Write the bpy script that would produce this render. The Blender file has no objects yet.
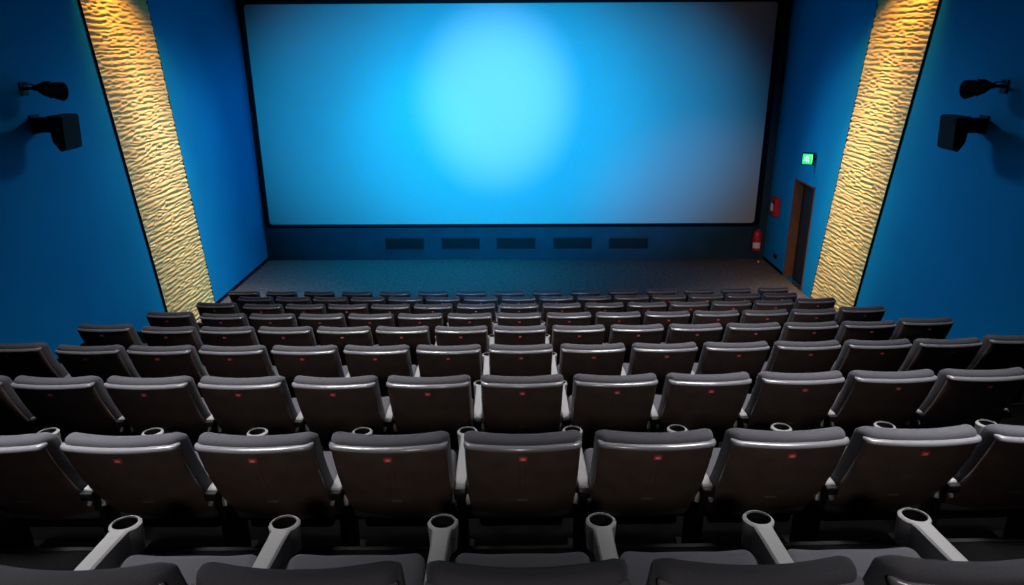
import bpy, bmesh, math, random
from mathutils import Vector, Matrix, noise
random.seed(7)
S = bpy.context.scene
C = S.collection
PI = math.pi

# ------------------------------------------------------------------ helpers
def lin(c):
    return tuple(((v / 255) / 12.92 if v / 255 <= .04045 else ((v / 255 + .055) / 1.055) ** 2.4) for v in c)

def mat(name, col, rough=.5, metal=0, spec=.5, bump=None, vary=None, coat=0, sheen=0):
    m = bpy.data.materials.new(name); m.use_nodes = True
    n = m.node_tree.nodes; l = m.node_tree.links
    b = n['Principled BSDF']
    b.inputs['Base Color'].default_value = (*col, 1)
    b.inputs['Roughness'].default_value = rough
    b.inputs['Metallic'].default_value = metal
    b.inputs['Specular IOR Level'].default_value = spec
    if coat: b.inputs['Coat Weight'].default_value = coat
    if sheen:
        b.inputs['Sheen Weight'].default_value = sheen
        b.inputs['Sheen Roughness'].default_value = .4
    tc = n.new('ShaderNodeTexCoord')
    if vary:                                   # (scale, darker factor, lighter factor)
        t = n.new('ShaderNodeTexNoise'); t.inputs['Scale'].default_value = vary[0]; t.inputs['Detail'].default_value = 4
        l.new(tc.outputs['Object'], t.inputs['Vector'])
        r = n.new('ShaderNodeValToRGB')
        r.color_ramp.elements[0].position = .35; r.color_ramp.elements[1].position = .65
        r.color_ramp.elements[0].color = (*[c * vary[1] for c in col], 1)
        r.color_ramp.elements[1].color = (*[c * vary[2] for c in col], 1)
        l.new(t.outputs['Fac'], r.inputs['Fac']); l.new(r.outputs['Color'], b.inputs['Base Color'])
    if bump:                                   # (scale, strength, distance)
        t = n.new('ShaderNodeTexNoise'); t.inputs['Scale'].default_value = bump[0]; t.inputs['Detail'].default_value = 3
        l.new(tc.outputs['Object'], t.inputs['Vector'])
        k = n.new('ShaderNodeBump'); k.inputs['Strength'].default_value = bump[1]; k.inputs['Distance'].default_value = bump[2]
        l.new(t.outputs['Fac'], k.inputs['Height']); l.new(k.outputs['Normal'], b.inputs['Normal'])
    return m

def emit(name, col, s):
    m = bpy.data.materials.new(name); m.use_nodes = True
    b = m.node_tree.nodes['Principled BSDF']
    b.inputs['Base Color'].default_value = (*col, 1)
    b.inputs['Emission Color'].default_value = (*col, 1); b.inputs['Emission Strength'].default_value = s
    return m

def obj(name, bm, m, parent=None, smooth=True, loc=None):
    bmesh.ops.recalc_face_normals(bm, faces=bm.faces)
    me = bpy.data.meshes.new(name); bm.to_mesh(me); bm.free()
    for mm in (m if isinstance(m, (list, tuple)) else [m]): me.materials.append(mm)
    if smooth:
        me.polygons.foreach_set('use_smooth', [True] * len(me.polygons))
        try: me.set_sharp_from_angle(angle=math.radians(40))
        except Exception: pass
    o = bpy.data.objects.new(name, me); C.objects.link(o)
    if parent: o.parent = parent
    if loc is not None: o.location = loc
    return o

def tag(o, label, cat, group=None):
    o['label'] = label; o['category'] = cat
    if group: o['group'] = group
    return o

def thing(name, label, cat, loc=(0, 0, 0), rz=0, group=None):
    o = bpy.data.objects.new(name, None); C.objects.link(o)
    o.location = loc; o.rotation_euler = (0, 0, rz); o.empty_display_size = .1
    return tag(o, label, cat, group)

def struct(name, bm, m, smooth=False):
    o = obj(name, bm, m, None, smooth); o['kind'] = 'structure'; return o

def box(bm, x0, x1, y0, y1, z0, z1, M=None):
    v = [bm.verts.new(p) for p in ((x0,y0,z0),(x1,y0,z0),(x1,y1,z0),(x0,y1,z0),(x0,y0,z1),(x1,y0,z1),(x1,y1,z1),(x0,y1,z1))]
    if M is not None:
        for q in v: q.co = M @ q.co
    for f in ((3,2,1,0),(4,5,6,7),(0,1,5,4),(1,2,6,5),(2,3,7,6),(3,0,4,7)): bm.faces.new([v[i] for i in f])
    return v

def coords(h, r, n, k=4):
    e = [-(h - r) - r * math.tan(math.radians(45) * (1 - i / k)) for i in range(k)]
    m = [-(h - r) + 2 * (h - r) * i / n for i in range(n + 1)]
    return e + m + [-x for x in reversed(e)]

def roundbox(hx, hy, hz, r, nx=4, ny=2, nz=4, k=4, fn=None, M=None, bm=None):
    """box with rounded edges and corners; fn bends every point"""
    bm = bm or bmesh.new()
    X, Y, Z = coords(hx, r, nx, k), coords(hy, r, ny, k), coords(hz, r, nz, k)
    new = []
    def P(x, y, z):
        q = Vector((x, y, z))
        c = Vector((max(-(hx - r), min(hx - r, x)), max(-(hy - r), min(hy - r, y)), max(-(hz - r), min(hz - r, z))))
        d = q - c
        if d.length > 1e-9: q = c + d.normalized() * r
        if fn: q = Vector(fn(*q))
        if M is not None: q = M @ q
        return q
    def grid(A, B, f):
        g = [[bm.verts.new(P(*f(a, b))) for b in B] for a in A]
        for i in range(len(A) - 1):
            for j in range(len(B) - 1):
                bm.faces.new((g[i][j], g[i+1][j], g[i+1][j+1], g[i][j+1]))
        for row in g: new.extend(row)
    for s in (-1, 1):
        grid(X, Y, lambda a, b, s=s: (a, b, s * hz))
        grid(X, Z, lambda a, b, s=s: (a, s * hy, b))
        grid(Y, Z, lambda a, b, s=s: (s * hx, a, b))
    bmesh.ops.remove_doubles(bm, verts=new, dist=1e-5)
    return bm

def lathe(bm, pts, n=24, M=None):
    """pts (r, z) revolved about z"""
    rings = []
    for r, z in pts:
        if r < 1e-6: rings.append([bm.verts.new((0, 0, z))])
        else: rings.append([bm.verts.new((r * math.cos(2*PI*i/n), r * math.sin(2*PI*i/n), z)) for i in range(n)])
    for a, b in zip(rings, rings[1:]):
        for i in range(n):
            j = (i + 1) % n
            if len(a) == 1 and len(b) == 1: continue
            if len(a) == 1: bm.faces.new((a[0], b[i], b[j]))
            elif len(b) == 1: bm.faces.new((a[i], a[j], b[0]))
            else: bm.faces.new((a[i], a[j], b[j], b[i]))
    if M is not None:
        for ring in rings:
            for v in ring: v.co = M @ v.co
    return bm

def tube(bm, pts, r, n=8):
    pts = [Vector(p) for p in pts]; rings = []
    up = Vector((0.123, .2, .97)).normalized()
    for i, p in enumerate(pts):
        d = (pts[min(i+1, len(pts)-1)] - pts[max(i-1, 0)]).normalized()
        a = d.cross(up)
        a = a.normalized() if a.length > 1e-4 else Vector((1, 0, 0))
        b = d.cross(a)
        rings.append([bm.verts.new(p + (a * math.cos(2*PI*k/n) + b * math.sin(2*PI*k/n)) * r) for k in range(n)])
    for A, B in zip(rings, rings[1:]):
        for k in range(n): bm.faces.new((A[k], A[(k+1) % n], B[(k+1) % n], B[k]))
    bm.faces.new(rings[0]); bm.faces.new(list(reversed(rings[-1])))
    return bm

# ------------------------------------------------------------------ measures
CAMZ = 4.66
P_ = .55                      # seat pitch
STEP_Y, STEP_Z = 1.1925, .3259
TAG_Y0 = 1.3134               # number plate of the row nearest the camera
ROT, BOW = .01346, .00256
WL, WR, D = -5.72, 5.67, 15.674
CEIL = 6.35
BACK = -3.4
NROW = 9
def row_floor(r): return (max(0, (8 - r) * STEP_Z) if r < 8 else 0) - {1: .013, 2: .006}.get(r, 0)
def bow(x):
    k = (x - .034) / P_
    return (ROT * k + BOW * k * k) * P_

# ------------------------------------------------------------------ materials
M_shell = mat('shell_plastic', lin((84, 71, 66)), .42, spec=.45, bump=(260, .05, .002), vary=(9, .85, 1.15))
M_band = mat('edge_plastic', lin((106, 106, 112)), .18, spec=.75)
M_fab = mat('charcoal_fabric', lin((68, 68, 74)), .95, spec=.15, bump=(420, .5, .002), vary=(300, .9, 1.1), sheen=.1)
M_arm = mat('grey_arm_plastic', lin((122, 122, 124)), .6, spec=.35, bump=(300, .08, .001))
M_black = mat('black_plastic', lin((14, 14, 15)), .6, spec=.3)
M_steel = mat('dark_steel', lin((24, 24, 26)), .5, metal=.5)
M_bracket = mat('grey_steel', lin((120, 120, 120)), .45, metal=.3)
M_red = mat('red_plate', lin((225, 66, 66)), .5)
M_pale = mat('pale_plate', lin((240, 190, 190)), .5)
M_plate = mat('grey_plate', lin((110, 104, 100)), .4)
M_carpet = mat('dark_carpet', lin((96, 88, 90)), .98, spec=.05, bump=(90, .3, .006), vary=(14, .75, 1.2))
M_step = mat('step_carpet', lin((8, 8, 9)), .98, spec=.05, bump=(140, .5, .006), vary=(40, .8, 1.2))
M_wall = mat('blue_wall_paint', lin((6, 142, 194)), .85, spec=.12, bump=(160, .12, .002), vary=(1.2, .96, 1.04))
M_front = mat('navy_wall_cloth', lin((34, 54, 64)), .95, spec=.1, bump=(120, .3, .003), vary=(3, .9, 1.1))
M_dark = mat('dark_paint', lin((10, 11, 14)), .9, spec=.1, bump=(60, .1, .002))
M_rear = mat('rear_wall_paint', lin((20, 26, 36)), .9, spec=.1, bump=(60, .1, .002))
M_screen = mat('screen_cloth', (.3, .3, .3), .95, spec=.05, bump=(900, .05, .001))
M_frame = mat('black_velvet', (.004, .004, .005), .95, spec=.1, bump=(300, .2, .001))
M_gold = mat('pale_gold_plaster', lin((238, 200, 128)), .6, spec=.25, bump=(80, .15, .002), vary=(5, .93, 1.05))
M_vent = mat('vent_metal', lin((16, 18, 22)), .6, metal=.2, spec=.3)
M_ventglint = mat('vent_glint', lin((60, 64, 70)), .45, metal=.6)
M_extred = mat('extinguisher_red', lin((190, 24, 34)), .35, spec=.5)
M_label = mat('extinguisher_label', lin((210, 205, 205)), .5)
M_white = mat('white_paint', lin((225, 225, 225)), .5)
M_brass = mat('brass', lin((190, 150, 80)), .35, metal=1)
M_wood = mat('brown_door_wood', lin((108, 74, 56)), .6, spec=.3, vary=(14, .85, 1.15))
M_leaf = mat('dark_door_leaf', lin((44, 40, 42)), .6, spec=.3, vary=(10, .9, 1.1))
M_grille = mat('speaker_grille', lin((16, 20, 28)), .8, spec=.2, bump=(240, .6, .002))
M_case = mat('speaker_case', lin((8, 8, 10)), .6, spec=.2)
M_lens = mat('lens_glass', (.02, .02, .025), .05, spec=.8)
M_greenlit = emit('lit_green_sign', (.01, .55, .16), 1.5)
M_whitelit = emit('lit_white_symbol', (.6, 1, .75), 1.6)
M_nose = mat('step_nosing', lin((22, 22, 22)), .7, spec=.3)
M_skirt = mat('skirting', lin((10, 14, 20)), .7, spec=.2)

# ------------------------------------------------------------------ the setting
bm = bmesh.new()
xs = [WL + (WR - WL) * i / 24 for i in range(25)]
edges = [BACK] + [TAG_Y0 + r * STEP_Y + .035 for r in range(NROW)] + [D]
zs = [row_floor(-1)] + [row_floor(r) for r in range(NROW)]
def ey(i, x): return edges[i] if i in (0, len(edges) - 1) else edges[i] + bow(x)
for i, z in enumerate(zs):
    a = [bm.verts.new((x, ey(i, x), z)) for x in xs]; b = [bm.verts.new((x, ey(i + 1, x), z)) for x in xs]
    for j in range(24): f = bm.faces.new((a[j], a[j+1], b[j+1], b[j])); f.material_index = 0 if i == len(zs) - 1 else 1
    if i + 1 < len(zs) and z - zs[i + 1] > 1e-4:
        c = [bm.verts.new((x, ey(i + 1, x), zs[i + 1])) for x in xs]
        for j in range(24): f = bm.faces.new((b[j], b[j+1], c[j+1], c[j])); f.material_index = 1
bmesh.ops.remove_doubles(bm, verts=bm.verts, dist=1e-5)
fl = obj('floor', bm, [M_carpet, M_step], None, False); fl['kind'] = 'structure'

bm = bmesh.new(); box(bm, WL - .2, WL, BACK - .2, D + .2, -.2, CEIL); struct('wall_left', bm, M_wall)
DY0, DY1, DZ = 13.35, 14.36, 2.09            # the doorway
bm = bmesh.new()
box(bm, WR, WR + .2, BACK - .2, DY0, -.2, CEIL); box(bm, WR, WR + .2, DY1, D + .2, -.2, CEIL); box(bm, WR, WR + .2, DY0, DY1, DZ, CEIL)
struct('wall_right', bm, M_wall)
bm = bmesh.new(); box(bm, WL - .2, WR + .6, D, D + .2, -.2, CEIL); struct('wall_front', bm, M_front)
bm = bmesh.new(); box(bm, WL - .2, WR + .2, BACK - .2, BACK, -.2, CEIL); struct('wall_back', bm, M_rear)
bm = bmesh.new(); box(bm, WL - .2, WR + .2, BACK - .2, D + .2, CEIL, CEIL + .2); struct('ceiling', bm, M_dark)
bm = bmesh.new(); box(bm, WL, WL + .015, 10.96, D, 0, .07); struct('baseboard_left', bm, M_skirt)
bm = bmesh.new(); box(bm, WR - .015, WR, DY1 + .06, D, 0, .07); struct('baseboard_right', bm, M_skirt)
bm = bmesh.new()                              # nosing strips along the step edges
for i in range(1, len(zs)):
    if zs[i - 1] - zs[i] < .05: continue
    for j in range(24):
        a0, a1, z = ey(i, xs[j]), ey(i, xs[j + 1]), zs[i - 1]
        v = [bm.verts.new(q) for q in ((xs[j], a0 - .018, z), (xs[j+1], a1 - .018, z), (xs[j+1], a1 + .004, z), (xs[j], a0 + .004, z))]
        w = [bm.verts.new(q.co + Vector((0, 0, .004))) for q in v]; u = [bm.verts.new(q.co - Vector((0, 0, .02))) for q in v[2:]]
        bm.faces.new(w); bm.faces.new((v[0], v[1], w[1], w[0])); bm.faces.new((w[2], w[3], u[1], u[0]))
struct('trim_2', bm, M_nose)
# doorway: lining in brown wood, dark leaf set back in it
bm = bmesh.new()
box(bm, WR - .012, WR + .6, DY1 - .035, DY1, 0, DZ)
box(bm, WR - .012, WR + .6, DY0, DY0 + .035, 0, DZ)
box(bm, WR - .012, WR + .6, DY0, DY1, DZ - .035, DZ)
struct('trim_1', bm, M_wood)
bm = bmesh.new(); box(bm, WR + .2, WR + .62, DY0 - .06, DY1 + .06, -.05, 0.0); struct('floor_threshold', bm, M_step)
bm = bmesh.new(); box(bm, WR + .17, WR + .22, DY0 + .035, DY1 - .035, 0.0, DZ - .035)
for z0, z1 in ((.2, .95), (1.1, 1.9)):
    box(bm, WR + .158, WR + .17, DY0 + .14, DY1 - .14, z0, z1)
dl = obj('door_1', bm, M_leaf, None, False); dl['kind'] = 'structure'
bm = bmesh.new(); tube(bm, [(WR + .17, DY0 + .1, 1.05), (WR + .12, DY0 + .1, 1.05), (WR + .12, DY0 + .2, 1.05)], .011)
obj('door_handle', bm, M_bracket, dl)

# ------------------------------------------------------------------ the screen
SX0, SX1, SZ0, SZ1 = -5.560, 5.351, CAMZ - 3.80, CAMZ + .81
scr = thing('cinema_screen', 'huge pale cinema screen in a black border lit by a blue projector glow', 'screen', (-.1045, D - .06, SZ0))
inv = Vector((.1045, -(D - .06), -SZ0))
def loc(bm):
    bmesh.ops.translate(bm, verts=bm.verts, vec=inv); return bm
bm = bmesh.new(); box(bm, SX0 - .02, SX1 + .02, D - .07, D - .045, SZ0 - .02, SZ1 + .02)
obj('projection_surface', loc(bm), M_screen, scr, False)
bm = bmesh.new(); fw, ft = .115, .075
o_ = [(SX0 - fw, SZ0 - ft), (SX1 + fw, SZ0 - ft), (SX1 + fw, SZ1 + fw), (SX0 - fw, SZ1 + fw)]
i_ = [(SX0, SZ0), (SX1, SZ0), (SX1, SZ1), (SX0, SZ1)]
def ring(poly, r, y):
    """polygon with its corners rounded"""
    out = []; n = len(poly)
    for k in range(n):
        p = Vector(poly[k]); a = (Vector(poly[k-1]) - p).normalized(); b = (Vector(poly[(k+1) % n]) - p).normalized()
        cc = p + (a + b) * r
        for t in range(7):
            w = t / 6 * PI / 2
            q = cc - b * r * math.cos(w) - a * r * math.sin(w)
            out.append(bm.verts.new((q.x, y, q.y)))
    return out
R0 = ring(o_, .09, D); R1 = ring(o_, .09, D - .1); R2 = ring(i_, .07, D - .1); R3 = ring(i_, .07, D - .06)
for A, B in ((R0, R1), (R1, R2), (R2, R3)):
    for k in range(len(A)): bm.faces.new((A[k], A[(k+1) % len(A)], B[(k+1) % len(A)], B[k]))
obj('screen_border', loc(bm), M_frame, scr, False)

# ------------------------------------------------------------------ vents under the screen
ords = ['first', 'second', 'third', 'fourth', 'fifth', 'sixth', 'seventh', 'eighth']
vn = ['leftmost dark vent grille in the navy wall below the screen',
      'second vent grille from the left in the navy wall below the screen',
      'middle vent grille of the five in the navy wall below the screen',
      'fourth vent grille from the left in the navy wall below the screen',
      'rightmost vent grille below the screen, with a pale glint along its top edge']
for i, (x0, x1) in enumerate(((-2.99, -2.10), (-1.71, -.825), (-.45, .445), (.84, 1.735), (2.115, 3.01))):
    t = thing('vent_grille', vn[i], 'vent', ((x0 + x1) / 2, D, .255), 0, 'vents below the screen')
    w = (x1 - x0) / 2; h = .262
    bm = bmesh.new()
    box(bm, -w, w, -.03, 0, 0, .022); box(bm, -w, w, -.03, 0, h - .022, h); box(bm, -w, -w + .022, -.03, 0, .022, h - .022); box(bm, w - .022, w, -.03, 0, .022, h - .022)
    obj('vent_frame', bm, M_vent, t, False)
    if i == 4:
        bm = bmesh.new(); box(bm, -w, w, -.036, -.001, h, h + .012)  # paler bar stands in for a highlight on the frame's top edge
        obj('glint_bar', bm, M_ventglint, t, False)
    bm = bmesh.new()
    n = 26
    for k in range(n):
        x = -w + .022 + (2 * w - .044) * (k + .5) / n
        box(bm, -.009, .009, -.003, .003, .022, h - .022, Matrix.Translation((x, -.016, 0)) @ Matrix.Rotation(.7, 4, 'Z'))
    box(bm, -w + .01, w - .01, -.004, 0, .01, h - .01)
    obj('louvres', bm, M_vent, t, False)

# ------------------------------------------------------------------ golden relief panels
def relief_panel(side, near, far, label):
    """near / far: (Y at z=0, Y per z) of the slanted edges along the side wall"""
    sx = -1 if side == 'l' else 1
    wx = WL if side == 'l' else WR
    base = .018; H = CEIL
    t = thing('relief_panel', label, 'wall panel', (wx, (near[0] + far[0]) / 2, 0), 0, 'golden relief panels on the side walls')
    o = Vector((wx, (near[0] + far[0]) / 2, 0))
    nu, nv = 84, 620
    bm = bmesh.new()
    off = 13.7 if side == 'l' else 41.2
    g = []
    for j in range(nv + 1):
        z = H * j / nv
        y0 = near[0] + near[1] * z; y1 = far[0] + far[1] * z
        row = []
        for i in range(nu + 1):
            y = y0 + (y1 - y0) * i / nu
            s = y - .17 * 0
            ph = 2 * PI * z / .082
            w1 = noise.noise(Vector((s * 2.8 + off, z * 7.5, 3.1)))
            w2 = noise.noise(Vector((s * 5.6 + off, z * 12, 9.7)))
            w3 = noise.noise(Vector((s * 4.3 + off, z * 9.0, 21.3)))
            m_ = 1.5 * w1 + .8 * w2
            a = math.sin(ph + m_ + 4.8 * w3)
            b = math.sin(ph + m_ - 4.8 * w3)
            hgt = max(a, b) * .75 + .25 * min(a, b)
            d = base + .0115 * hgt
            row.append(bm.verts.new((wx - sx * d - o.x, y - o.y, z)))
        g.append(row)
    for j in range(nv):
        for i in range(nu): bm.faces.new((g[j][i], g[j][i+1], g[j+1][i+1], g[j+1][i]))
    obj('relief_surface', bm, M_gold, t, True)
    # side edges closing the panel against the wall, blackened to paint in their shade
    bm = bmesh.new()
    for e, s in ((near, -1), (far, 1)):
        M = None
        q = [bm.verts.new((wx - sx * dx - o.x, e[0] + e[1] * z + s * dy - o.y, z)) for z in (0, H) for dx in (0, base + .008) for dy in (0, .012)]
        for f in ((0,1,3,2), (4,6,7,5), (0,2,6,4), (1,5,7,3), (0,4,5,1), (2,3,7,6)): bm.faces.new([q[k] for k in f])
    obj('shaded_edge', bm, M_black, t, False)
    return t
def edge(ya, za, yb, zb):
    k = (yb - ya) / (zb - za); za += CAMZ
    return (ya - k * za, k)
relief_panel('l', edge(9.996, .586, 10.804, -3.998), edge(11.809, .687, 12.562, -4.511),
             'slanted golden wave-relief panel on the left wall, paler towards its foot')
relief_panel('r', edge(10.233, .539, 11.173, -4.137), edge(11.941, .634, 12.85, -4.571),
             'slanted golden wave-relief panel on the right wall beside the doorway')

# ------------------------------------------------------------------ cinema chair
HW = .244
def prof(z):
    q = .80 - z
    return .35 * q + .45 * q * q
def bend(x, d, z):
    u = min(1.0, abs(x) / HW)
    y = prof(z) + .031 * u * u + d
    if u > .9: y += .016 * ((u - .9) / .1) ** 2
    return (x, y, z)
def on_shell(x, z, d=0): return Vector(bend(x, d, z))

def arm_mesh(x0):
    """armrest with a cup ring at its front end; returns bmesh of the pad and of the well"""
    yf, yr, R = .74, .172, .053
    def top(y): return .549 - .0755 * (y - .13)
    out = []
    for i in range(25):                                   # front arc
        a = math.radians(-52 + 284 * i / 24)
        out.append((R * math.cos(a), yf + R * math.sin(a)))
    left = [(-.0305, yf - .085), (-.0295, yf - .16), (-.0285, .36), (-.0255, yr + .012), (-.021, yr)]
    out += left + [(-x, y) for x, y in reversed(left)]
    ins = []
    n = len(out)
    for i in range(n):                                    # inset for the rounded upper edge
        a, b, c = Vector(out[i-1]), Vector(out[i]), Vector(out[(i+1) % n])
        tn = (c - a).normalized(); nr = Vector((-tn.y, tn.x))
        ins.append(tuple(b + nr * .006))
    def under(y):
        t = max(0, min(1, (y - yr) / (yf - yr)))
        return top(y) - (.036 + .078 * t ** 1.5)
    bm = bmesh.new()
    lo = [bm.verts.new((x0 + x * .86, y, under(y))) for x, y in out]
    md = [bm.verts.new((x0 + x, y, top(y) - .007)) for x, y in out]
    hi = [bm.verts.new((x0 + x, y, top(y))) for x, y in ins]
    rh = .0415; hole = [(rh * math.cos(2*PI*i/24), yf + rh * math.sin(2*PI*i/24)) for i in range(24)]
    ho = [bm.verts.new((x0 + x, y, top(y) + .0015)) for x, y in hole]
    hd = [bm.verts.new((x0 + x * .97, yf + (y - yf) * .97, top(y) - .006)) for x, y in hole]
    for A, B in ((lo, md), (md, hi)):
        for i in range(n): bm.faces.new((A[i], A[(i+1) % n], B[(i+1) % n], B[i]))
    for i in range(24): bm.faces.new((ho[i], ho[(i+1) % 24], hd[(i+1) % 24], hd[i]))
    bm.faces.new(lo)
    es = [bm.edges.get((hi[i], hi[(i+1) % n])) for i in range(n)] + [bm.edges.get((ho[i], ho[(i+1) % 24])) for i in range(24)]
    bmesh.ops.triangle_fill(bm, edges=es, use_beauty=True)
    w = bmesh.new()
    zt = top(yf) - .005; zb = under(yf) + .012
    lathe(w, [(rh * .965, zt + .002), (rh * .95, zt - .02), (rh * .88, zb + .006), (rh * .8, zb), (0, zb)], 24, Matrix.Translation((x0, yf, 0)))
    for v in w.verts:
        if v.co.z > zt: v.co.z = top(v.co.y) - .004
    return bm, w

def add_arm(root, x0):
    a, w = arm_mesh(x0)
    arm = obj('armrest', a, M_arm, root); arm['label'] = 'light grey armrest with a round cup holder at its end'
    obj('cup_well', w, M_black, arm)
    b = bmesh.new(); roundbox(.0265, .026, .02, .006, 2, 2, 2, 2, M=Matrix.Translation((x0, .172, .519)), bm=b)
    roundbox(.02, .12, .05, .008, 2, 2, 2, 2, M=Matrix.Translation((x0, .33, .45)), bm=b)
    obj('arm_bracket', b, M_black, root)
    b = bmesh.new(); roundbox(.016, .11, .215, .008, 2, 2, 2, 2, M=Matrix.Translation((x0, .34, .215)), bm=b)
    roundbox(.04, .15, .012, .006, 2, 2, 2, 2, M=Matrix.Translation((x0, .34, .012)), bm=b)
    obj('side_standard', b, M_steel, root)
    return arm

def make_chair():
    root = bpy.data.objects.new('cinema_chair', None); C.objects.link(root)
    # moulded back shell
    zc, hz = .563, .285
    bm = roundbox(HW - .006, .011, hz, .009, 26, 1, 16, 2, fn=lambda x, y, z: bend(x, y + .011, z + zc))
    # low moulded ribs down the middle and raised creases to the sides
    def rib(x0, z0, x1, z1, w, h):
        n = 8; ra, rb = [], []
        for i in range(n + 1):
            t = i / n; x = x0 + (x1 - x0) * t; z = z0 + (z1 - z0) * t
            e = h * min(1, 4 * t, 4 * (1 - t)) + .0006
            ra.append([bm.verts.new(on_shell(x + sx, z, -e * k)) for sx, k in ((-w, -.4), (-w * .5, 1), (w * .5, 1), (w, -.4))])
        for A, B in zip(ra, ra[1:]):
            for k in range(3): bm.faces.new((A[k], A[k+1], B[k+1], B[k]))
    rib(-.012, .77, -.012, .56, .004, .0028); rib(.012, .77, .012, .56, .004, .0028)
    rib(-.13, .76, -.09, .66, .003, .0022); rib(.13, .76, .09, .66, .003, .0022)
    obj('back_shell', bm, M_shell, root)
    # shiny rounded edge along the top of the shell
    zt = .850
    bm = roundbox(HW - .001, .016, .011, .0095, 26, 1, 1, 4, fn=lambda x, y, z: bend(x, y + .010 + z * .55, z + zt))
    obj('edge_band', bm, M_band, root)['label'] = 'shiny grey edge band along the top of the shell'
    # upholstered pad
    zc2, hz2, th = .638, .250, .049
    def fpad(x, y, z):
        zz = z + zc2
        u = abs(x) / .24
        yy = y + .016 + th - (0.006 * (1 - u * u) if y > 0 else 0)
        
        return bend(x, yy, zz - .004 * (1 - u * u) * max(0, (zz - .76) / .14))
    bm = roundbox(HW + .001, th, hz2, .042, 20, 3, 14, 4, fn=fpad)
    obj('back_cushion', bm, M_fab, root)['label'] = 'dark grey fabric back cushion'
    # seat
    def fseat(x, y, z):
        u = abs(x) / .235
        zz = z + .372 + .06 * (y + .02)
        if z > 0: zz += .02 * max(0, (u - .45) / .55) ** 1.3 + .012 * max(0, (y - .06) / .13)
        return (x * (1 - .04 * max(0, y / .19)), y + .455 + (.012 * (1 - u * u) if y > .1 else 0), zz)
    bm = roundbox(.235, .19, .06, .042, 14, 10, 2, 4, fn=fseat)
    obj('seat', bm, M_fab, root)
    bm = roundbox(.2, .13, .06, .02, 3, 3, 2, 3, M=Matrix.Translation((0, .465, .27)))
    roundbox(.262, .03, .022, .008, 3, 2, 2, 2, M=Matrix.Translation((0, .39, .26)), bm=bm)
    obj('seat_frame', bm, M_steel, root)
    # plates on the shell
    def plate(nm, w, h, z, d, m, parent, lab=None):
        b = bmesh.new(); g = []
        for i in range(5):
            x = -w + 2 * w * i / 4
            g.append([b.verts.new(on_shell(x, zz, dd)) for dd, zz in ((.001, z - h), (-d, z - h), (-d, z + h), (.001, z + h))])
        for A, B in zip(g, g[1:]):
            for k in range(3): b.faces.new((A[k], A[k+1], B[k+1], B[k]))
        b.faces.new(g[0]); b.faces.new(list(reversed(g[-1])))
        o = obj(nm, b, m, parent, False)
        if lab: o['label'] = lab
        return o
    p = plate('seat_number_plate', .017, .0115, .80, .005, M_red, root, 'small red seat number plate')
    plate('plate_mark', .009, .006, .80, .0062, M_pale, p)
    plate('maker_plate', .024, .006, .497, .004, M_plate, root, 'small grey plate low on the shell')
    # small grey bracket ends below the shell corners
    for s in (-1, 1):
        b = bmesh.new()
        roundbox(.011, .014, .026, .005, 1, 1, 1, 2, M=Matrix.Translation((s * .245, .222, .452)) @ Matrix.Rotation(-.5, 4, 'X') @ Matrix.Rotation(s * .2, 4, 'Y'), bm=b)
        obj('back_bracket', b, M_bracket, root)
    add_arm(root, .275)
    return root

def children(o): return [c for c in C.objects if c.parent == o]
proto = make_chair()
KIDS = [(c, [g for g in C.objects if g.parent == c]) for c in C.objects if c.parent == proto]
first = [True]
def place(loc_, rz, sc, label):
    if first[0]:
        first[0] = False; r = proto
    else:
        r = proto.copy(); C.objects.link(r)
        for c, gs in KIDS:
            d = c.copy(); C.objects.link(d); d.parent = r
            for g in gs:
                e = g.copy(); C.objects.link(e); e.parent = d
    r.location = loc_; r.rotation_euler = (0, 0, rz); r.scale = (sc, sc, sc)
    tag(r, label, 'chair', 'rows of cinema chairs')
    return r

row_words = ['row nearest the camera', 'second row from the camera', 'third row from the camera', 'fourth row from the camera',
             'fifth row from the camera', 'sixth row from the camera', 'seventh row from the camera', 'eighth row from the camera',
             'front row below the screen']
spans = [(-2, 2), (-4, 4), (-6, 5)] + [(-7, 7)] * 6
for r in range(NROW):
    k0, k1 = spans[r]
    for k in range(k0, k1 + 1):
        if r == 8: x = -.115 + k * .622; kk = (x - .034) / P_
        else: x = .034 + k * P_; kk = k
        y = TAG_Y0 + r * STEP_Y + bow(x)
        slope = ROT + 2 * BOW * kk
        if k == 0: w = 'central seat'
        else: w = f"{ords[abs(k) - 1]} seat {'left' if k < 0 else 'right'} of centre"
        lab = f"{'black' if r else 'charcoal'} cinema chair in the {row_words[r]}, {w}"
        if r < 2: x -= .009
        if 3 <= r <= 6 and k == -7: x -= .05
        sc = 1.02 if (3 <= r <= 6 and abs(k) == 7) else 1
        c = place((x, y, row_floor(r)), math.atan(slope), sc, lab)
        if k == k0: add_arm(c, -.275)

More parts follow.
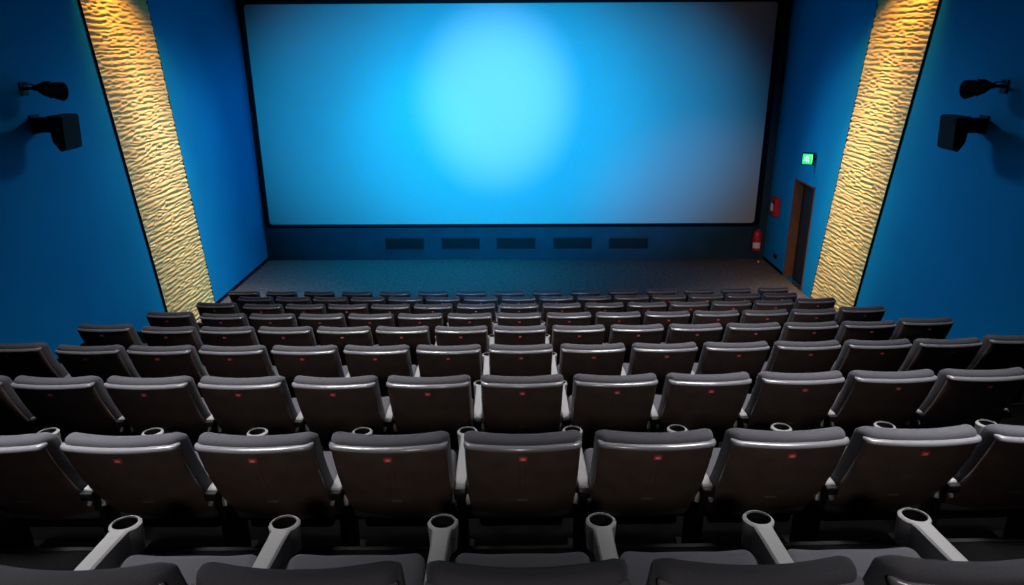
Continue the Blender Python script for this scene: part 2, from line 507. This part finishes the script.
# ------------------------------------------------------------------ things on the side walls
def speaker(side, loc_, label):
    s = -1 if side == 'l' else 1
    wx = WL if side == 'l' else WR
    t = thing('wall_speaker', label, 'loudspeaker', loc_, 0, 'surround speakers on the side walls')
    # local: +x of the box points into the room (mirrored on the right), the front leans down
    def fx(x): return -s * x
    M = Matrix.Rotation(s * -.0, 4, 'Z')
    bm = bmesh.new()
    pr = [(-.04, .2), (.13, .2), (.10, -.2), (.05, -.215), (-.02, -.1)]      # side outline: front leans in at the foot
    A = [bm.verts.new((fx(x), -.18, z)) for x, z in pr]; B = [bm.verts.new((fx(x), .18, z)) for x, z in pr]
    bm.faces.new(A); bm.faces.new(list(reversed(B)))
    for i in range(len(pr)): bm.faces.new((A[i], A[(i+1) % len(pr)], B[(i+1) % len(pr)], B[i]))
    bmesh.ops.bevel(bm, geom=bm.edges[:], offset=.008, segments=2, affect='EDGES')
    obj('speaker_cabinet', bm, M_case, t, False)
    bm = bmesh.new()
    q = [(.130, .185), (.102, -.185)]
    A = [bm.verts.new((fx(x + d), y, z)) for d in (0, .012) for y in (-.168, .168) for x, z in q]
    for f in ((0,1,3,2), (4,6,7,5), (0,4,5,1), (2,3,7,6), (0,2,6,4), (1,5,7,3)): bm.faces.new([A[i] for i in f])
    obj('front_grille', bm, M_grille, t, False)
    bm = bmesh.new()
    L = abs(wx - loc_[0])
    x0, x1 = sorted((fx(-.03), fx(-L)))
    box(bm, x0, x1, -.07, .07, .0, .17)
    p0, p1 = sorted((fx(-L), fx(-L + .02))); box(bm, p0, p1, -.08, .08, -.02, .2)
    obj('wall_bracket', bm, M_case, t, False)
    return t
def spotlight(side, loc_, label):
    s = -1 if side == 'l' else 1
    wx = WL if side == 'l' else WR
    L = abs(wx - loc_[0]) / .85
    t = thing('stage_spotlight', label, 'spotlight', loc_, 0, 'spotlights on the side walls')
    dirv = Vector((-s * .3, .93, -.16)).normalized()
    M = dirv.to_track_quat('Z', 'Y').to_matrix().to_4x4()
    bm = bmesh.new()
    lathe(bm, [(0, -.17), (.055, -.165), (.075, -.12), (.08, 0), (.1, .05), (.115, .17), (.108, .175), (.1, .15), (0, .15)], 28, M)
    for k in range(4):
        lathe(bm, [(.083, -.1 + k*.03), (.088, -.097 + k*.03), (.083, -.09 + k*.03)], 28, M)
    obj('lamp_can', bm, M_case, t)
    bm = bmesh.new(); lathe(bm, [(0, .158), (.06, .155), (.1, .149)], 28, M); obj('lens', bm, M_lens, t)
    bm = bmesh.new()
    a = M @ Vector((0, .098, 0)); b = M @ Vector((0, -.098, 0))
    c = Vector((s * .15, -.07, .03))
    tube(bm, [a, a + (c - a) * .5 + Vector((0, 0, .03)), c + Vector((0, .02, .03)), c + Vector((0, -.02, -.02)), b + (c - b) * .5 - Vector((0, 0, .01)), b], .012, 8)
    obj('yoke', bm, M_steel, t)
    bm = bmesh.new()
    tube(bm, [c, (s * L, -.1, .02)], .02, 10)
    roundbox(.035, .04, .035, .01, 1, 1, 1, 2, M=Matrix.Translation(c), bm=bm)
    p0, p1 = sorted((s * L, s * (L - .02))); box(bm, p0, p1, -.17, -.03, -.06, .1)
    obj('wall_mount', bm, M_case, t, False)
    bm = bmesh.new()
    e = M @ Vector((0, 0, -.165))
    tube(bm, [e, e + Vector((s * .04, -.08, .05)), e + Vector((s * .12, -.14, .06)), e + Vector((s * .16, -.16, -.02)), (s * (L - .02), -.16, -.04)], .009, 6)
    obj('cable', bm, M_black, t)
    return t
speaker('l', (-5.42, 8.60, CAMZ - .95), 'black wedge-shaped loudspeaker on the left wall under a small spotlight')
speaker('r', (5.37, 8.82, CAMZ - 1.03), 'black wedge-shaped loudspeaker on the right wall under a small spotlight')
spotlight('l', (-5.45, 8.62, CAMZ - .47), 'small black spotlight on the left wall above the loudspeaker').scale = (.85, .85, .95)
spotlight('r', (5.40, 8.66, CAMZ - .50), 'small black spotlight on the right wall above the loudspeaker').scale = (.85, .85, .95)

# exit sign over the doorway
t = thing('exit_sign', 'green lit exit sign with a running figure above the doorway', 'exit sign', (WR - .13, 13.55, CAMZ - 2.06), 0)
t.rotation_euler = (0, 0, -.42); t.scale = (.88, .88, .95)
bm = bmesh.new(); box(bm, -.13, .13, -.012, .05, -.12, .12)
obj('sign_case', bm, M_case, t, False)
bm = bmesh.new(); box(bm, -.115, .085, -.018, -.012, -.105, .095); face = obj('sign_face', bm, M_greenlit, t, False)
bm = bmesh.new()
def stroke(a, b, w):
    a, b = Vector(a), Vector(b); d = (b - a).normalized(); n = Vector((-d.y, d.x)) * w
    q = [bm.verts.new((p.x, yy, p.y)) for yy in (-.0205, -.018) for p in (a + n, b + n, b - n, a - n)]
    for f in ((0,1,2,3), (7,6,5,4), (0,4,5,1), (1,5,6,2), (2,6,7,3), (3,7,4,0)): bm.faces.new([q[i] for i in f])
# doorway, running figure, arrow
stroke((.012, -.07), (.012, .07), .005); stroke((.072, -.07), (.072, .07), .005); stroke((.007, .07), (.077, .07), .005)
lathe(bm, [(.013, 0), (.013, .0025), (0, .0025)], 14, Matrix.Translation((-.028, -.018, .055)) @ Matrix.Rotation(PI/2, 4, 'X'))
stroke((-.032, .04), (-.042, -.005), .011); stroke((-.042, -.005), (-.02, -.03), .008); stroke((-.02, -.03), (-.03, -.065), .007)
stroke((-.042, -.005), (-.062, -.035), .008); stroke((-.062, -.035), (-.09, -.035), .007)
stroke((-.033, .035), (-.008, .015), .006); stroke((-.033, .035), (-.065, .03), .006); stroke((-.065, .03), (-.075, .005), .006)
obj('pictogram', bm, M_whitelit, face, False)
bm = bmesh.new(); box(bm, .08, .17, .01, .04, -.02, .02); obj('wall_mount', bm, M_case, t, False)

# fire extinguisher in the corner
t = thing('fire_extinguisher', 'red fire extinguisher hanging in the corner below the screen', 'fire extinguisher', (5.43, D - .14, .24))
bm = bmesh.new(); lathe(bm, [(0, .02), (.07, 0), (.092, .012), (.095, .05), (.095, .37), (.085, .42), (.05, .46), (.028, .475), (.028, .5), (0, .5)], 28)
obj('cylinder_body', bm, M_extred, t)
bm = bmesh.new()
for j, z in enumerate((.06, .27)):
    pass
n = 16
lo = [bm.verts.new((.0962 * math.cos(a), .0962 * math.sin(a), .07)) for a in [PI * (1.12 + .62 * i / n) for i in range(n + 1)]]
hi = [bm.verts.new((v.co.x, v.co.y, .20)) for v in lo]
for i in range(n): bm.faces.new((lo[i], lo[i+1], hi[i+1], hi[i]))
obj('paper_label', bm, M_label, t)
bm = bmesh.new(); tube(bm, [(0, 0, .49), (0, 0, .54)], .02, 10); tube(bm, [(0, .02, .53), (0, -.09, .56)], .009, 8); tube(bm, [(0, .02, .55), (0, -.08, .59)], .009, 8)
obj('valve_handle', bm, M_black, t)
bm = bmesh.new(); tube(bm, [(-.01, 0, .51), (-.07, -.01, .5), (-.115, -.02, .42), (-.12, -.02, .25), (-.118, -.02, .12)], .011, 8); tube(bm, [(-.118, -.02, .12), (-.118, -.02, .04)], .016, 10)
obj('hose', bm, M_black, t)
bm = bmesh.new(); box(bm, -.05, .05, .085, .14, .28, .33); box(bm, -.06, .06, .13, .14, .1, .45); obj('wall_bracket', bm, M_steel, t, False)
# small brass doorstop on the carpet beneath it
bm = bmesh.new(); lathe(bm, [(0, 0), (.035, 0), (.035, .02), (.028, .05), (.015, .065), (0, .068)], 16)
tag(obj('door_stop', bm, M_brass, None, loc=(5.45, 15.33, 0)), 'small brass doorstop on the carpet below the fire extinguisher', 'door stop')

# red fire alarm box
t = thing('fire_alarm_box', 'red fire alarm box on the right wall between screen and doorway', 'fire alarm', (WR, 15.16, CAMZ - 3.33))
bm = bmesh.new(); roundbox(.055, .16, .2, .025, 2, 2, 2, 3, M=Matrix.Translation((-.055, 0, 0)), bm=bm); obj('alarm_case', bm, M_extred, t)
bm = bmesh.new(); box(bm, -.1155, -.11, -.02, .11, -.1, .06); obj('pale_panel', bm, M_white, t, False)
bm = bmesh.new(); lathe(bm, [(0, .02), (.03, .016), (.045, 0)], 18, Matrix.Translation((-.11, -.08, .1)) @ Matrix.Rotation(-PI/2, 4, 'Y')); obj('alarm_button', bm, M_black, t)
# socket low on the right wall
t = thing('wall_socket', 'small dark socket plate low on the right wall before the doorway', 'socket', (WR, 14.95, .27))
bm = bmesh.new(); roundbox(.008, .1, .045, .004, 1, 1, 1, 2, M=Matrix.Translation((-.008, 0, 0)), bm=bm); obj('socket_plate', bm, M_black, t)
bm = bmesh.new()
for yy in (-.045, .045): lathe(bm, [(.028, 0), (.024, .004), (0, .002)], 16, Matrix.Translation((-.0155, yy, 0)) @ Matrix.Rotation(-PI/2, 4, 'Y'))
obj('socket_insert', bm, M_steel, t)

# ------------------------------------------------------------------ light
def aim(o, p): o.rotation_euler = (Vector(p) - o.location).to_track_quat('-Z', 'Y').to_euler()
def spot(name, loc_, to, power, col, angle, blend=1, size=.05):
    l = bpy.data.lights.new(name, 'SPOT'); l.energy = power; l.color = col; l.spot_size = math.radians(angle); l.spot_blend = blend; l.shadow_soft_size = size
    o = bpy.data.objects.new(name, l); C.objects.link(o); o.location = loc_; aim(o, to); return o
def area(name, loc_, to, power, col, sx, sy, spread=180, roll=0):
    l = bpy.data.lights.new(name, 'AREA'); l.shape = 'RECTANGLE'; l.size = sx; l.size_y = sy; l.energy = power; l.color = col; l.spread = math.radians(spread)
    o = bpy.data.objects.new(name, l); C.objects.link(o); o.location = loc_; aim(o, to); return o
PJ = (-.1, -3.0, 6.05)
spot('projector_core', PJ, (-.42, D, CAMZ - 1.1), 24000, (.26, .62, .85), 12).scale = (1, 1.12, 1)
spot('projector_blue', PJ, (-.6, D, CAMZ - 1.75), 40000, (0.0, .385, .92), 39).scale = (1, .64, 1)
spot('projector_halo', PJ, (-.4, D, CAMZ - 1.7), 17000, (0.0, .42, .95), 24).scale = (1, .9, 1)
spot('corner_fill', PJ, (4.4, D, CAMZ - 3.9), 2600, (.9, .75, .75), 20).scale = (1, .8, 1)  # added neutral fill for the screen's lower right corner and nearby floor
spot('floor_fill', (-2.0, 14.3, 6.1), (-2.4, 14.0, 0), 1300, (0, .48, .9), 84, 1, .3)  # added blue fill that tints the front carpet
for s in (-1, 1):
    for x, y, e, sp in ((2.0, 2.5, 36, 66), (1.6, 4.2, 42, 90), (1.5, 6.0, 48, 90), (1.5, 7.6, 20, 90)):
        area('ceiling_lamp', (s * x, y, CEIL - .05), (s * x, y + .1, 0), e, (1, .97, .95), 1.0, .5, sp)
spot('rear_fill', (0, -2.9, 6.1), (0, 5.0, 1.2), 320, (1, .9, .84), 44, .8, .25)  # fill added behind the camera to lift the chair shells
# unseen fills added to brighten the side walls, warm washers above the relief panels
for s, wx, yc in ((-1, WL, 10.75), (1, WR, 10.95)):
    spot('wall_fill', (s * 1.5, 15.2, 5.9), (wx, 10.2, .8), 1000, (.32, .66, 1), 66, 1, .5)
    area('panel_washer', (wx - s * .75, yc + .05, CEIL - .1), (wx - s * .05, yc + .55, 3.2), 26, (1, .55, .1), 1.8, .12, 60)
    area('panel_foot_wash', (wx - s * 1.2, yc + .3, CEIL - .1), (wx - s * .05, yc + 1.1, 1.0), 14 if s < 0 else 18, (1, .9, .86) if s < 0 else (1, .76, .45), 1.0, .2, 34)

W = bpy.data.worlds.new('World'); S.world = W; W.use_nodes = True
W.node_tree.nodes['Background'].inputs['Color'].default_value = (.01, .012, .015, 1)

# ------------------------------------------------------------------ camera
cam = bpy.data.cameras.new('camera'); cam.sensor_width = 36; cam.lens = 709.43 / 1024 * 36; cam.clip_start = .02
co = bpy.data.objects.new('camera', cam); C.objects.link(co); S.camera = co
th, yaw, roll = .33547, .00643, -.00533
c, s = math.cos(yaw), math.sin(yaw); ct, st = math.cos(th), math.sin(th)
right = Vector((c, s, 0)); fh = Vector((-s, c, 0)); fwd = fh * ct + Vector((0, 0, -st)); up = fh * st + Vector((0, 0, ct))
cr, sr = math.cos(roll), math.sin(roll)
R_ = right * cr + up * sr; U_ = up * cr - right * sr
co.matrix_world = Matrix(((R_.x, U_.x, -fwd.x, 0), (R_.y, U_.y, -fwd.y, 0), (R_.z, U_.z, -fwd.z, CAMZ), (0, 0, 0, 1)))

S.view_settings.view_transform = 'Standard'; S.view_settings.look = 'None'
S.view_settings.gamma = 1; S.view_settings.use_curve_mapping = False
S.view_settings.exposure = 0
try:
    S.cycles.use_denoising = True
    S.cycles.sample_clamp_indirect = 4
    S.cycles.max_bounces = 8
except Exception: pass
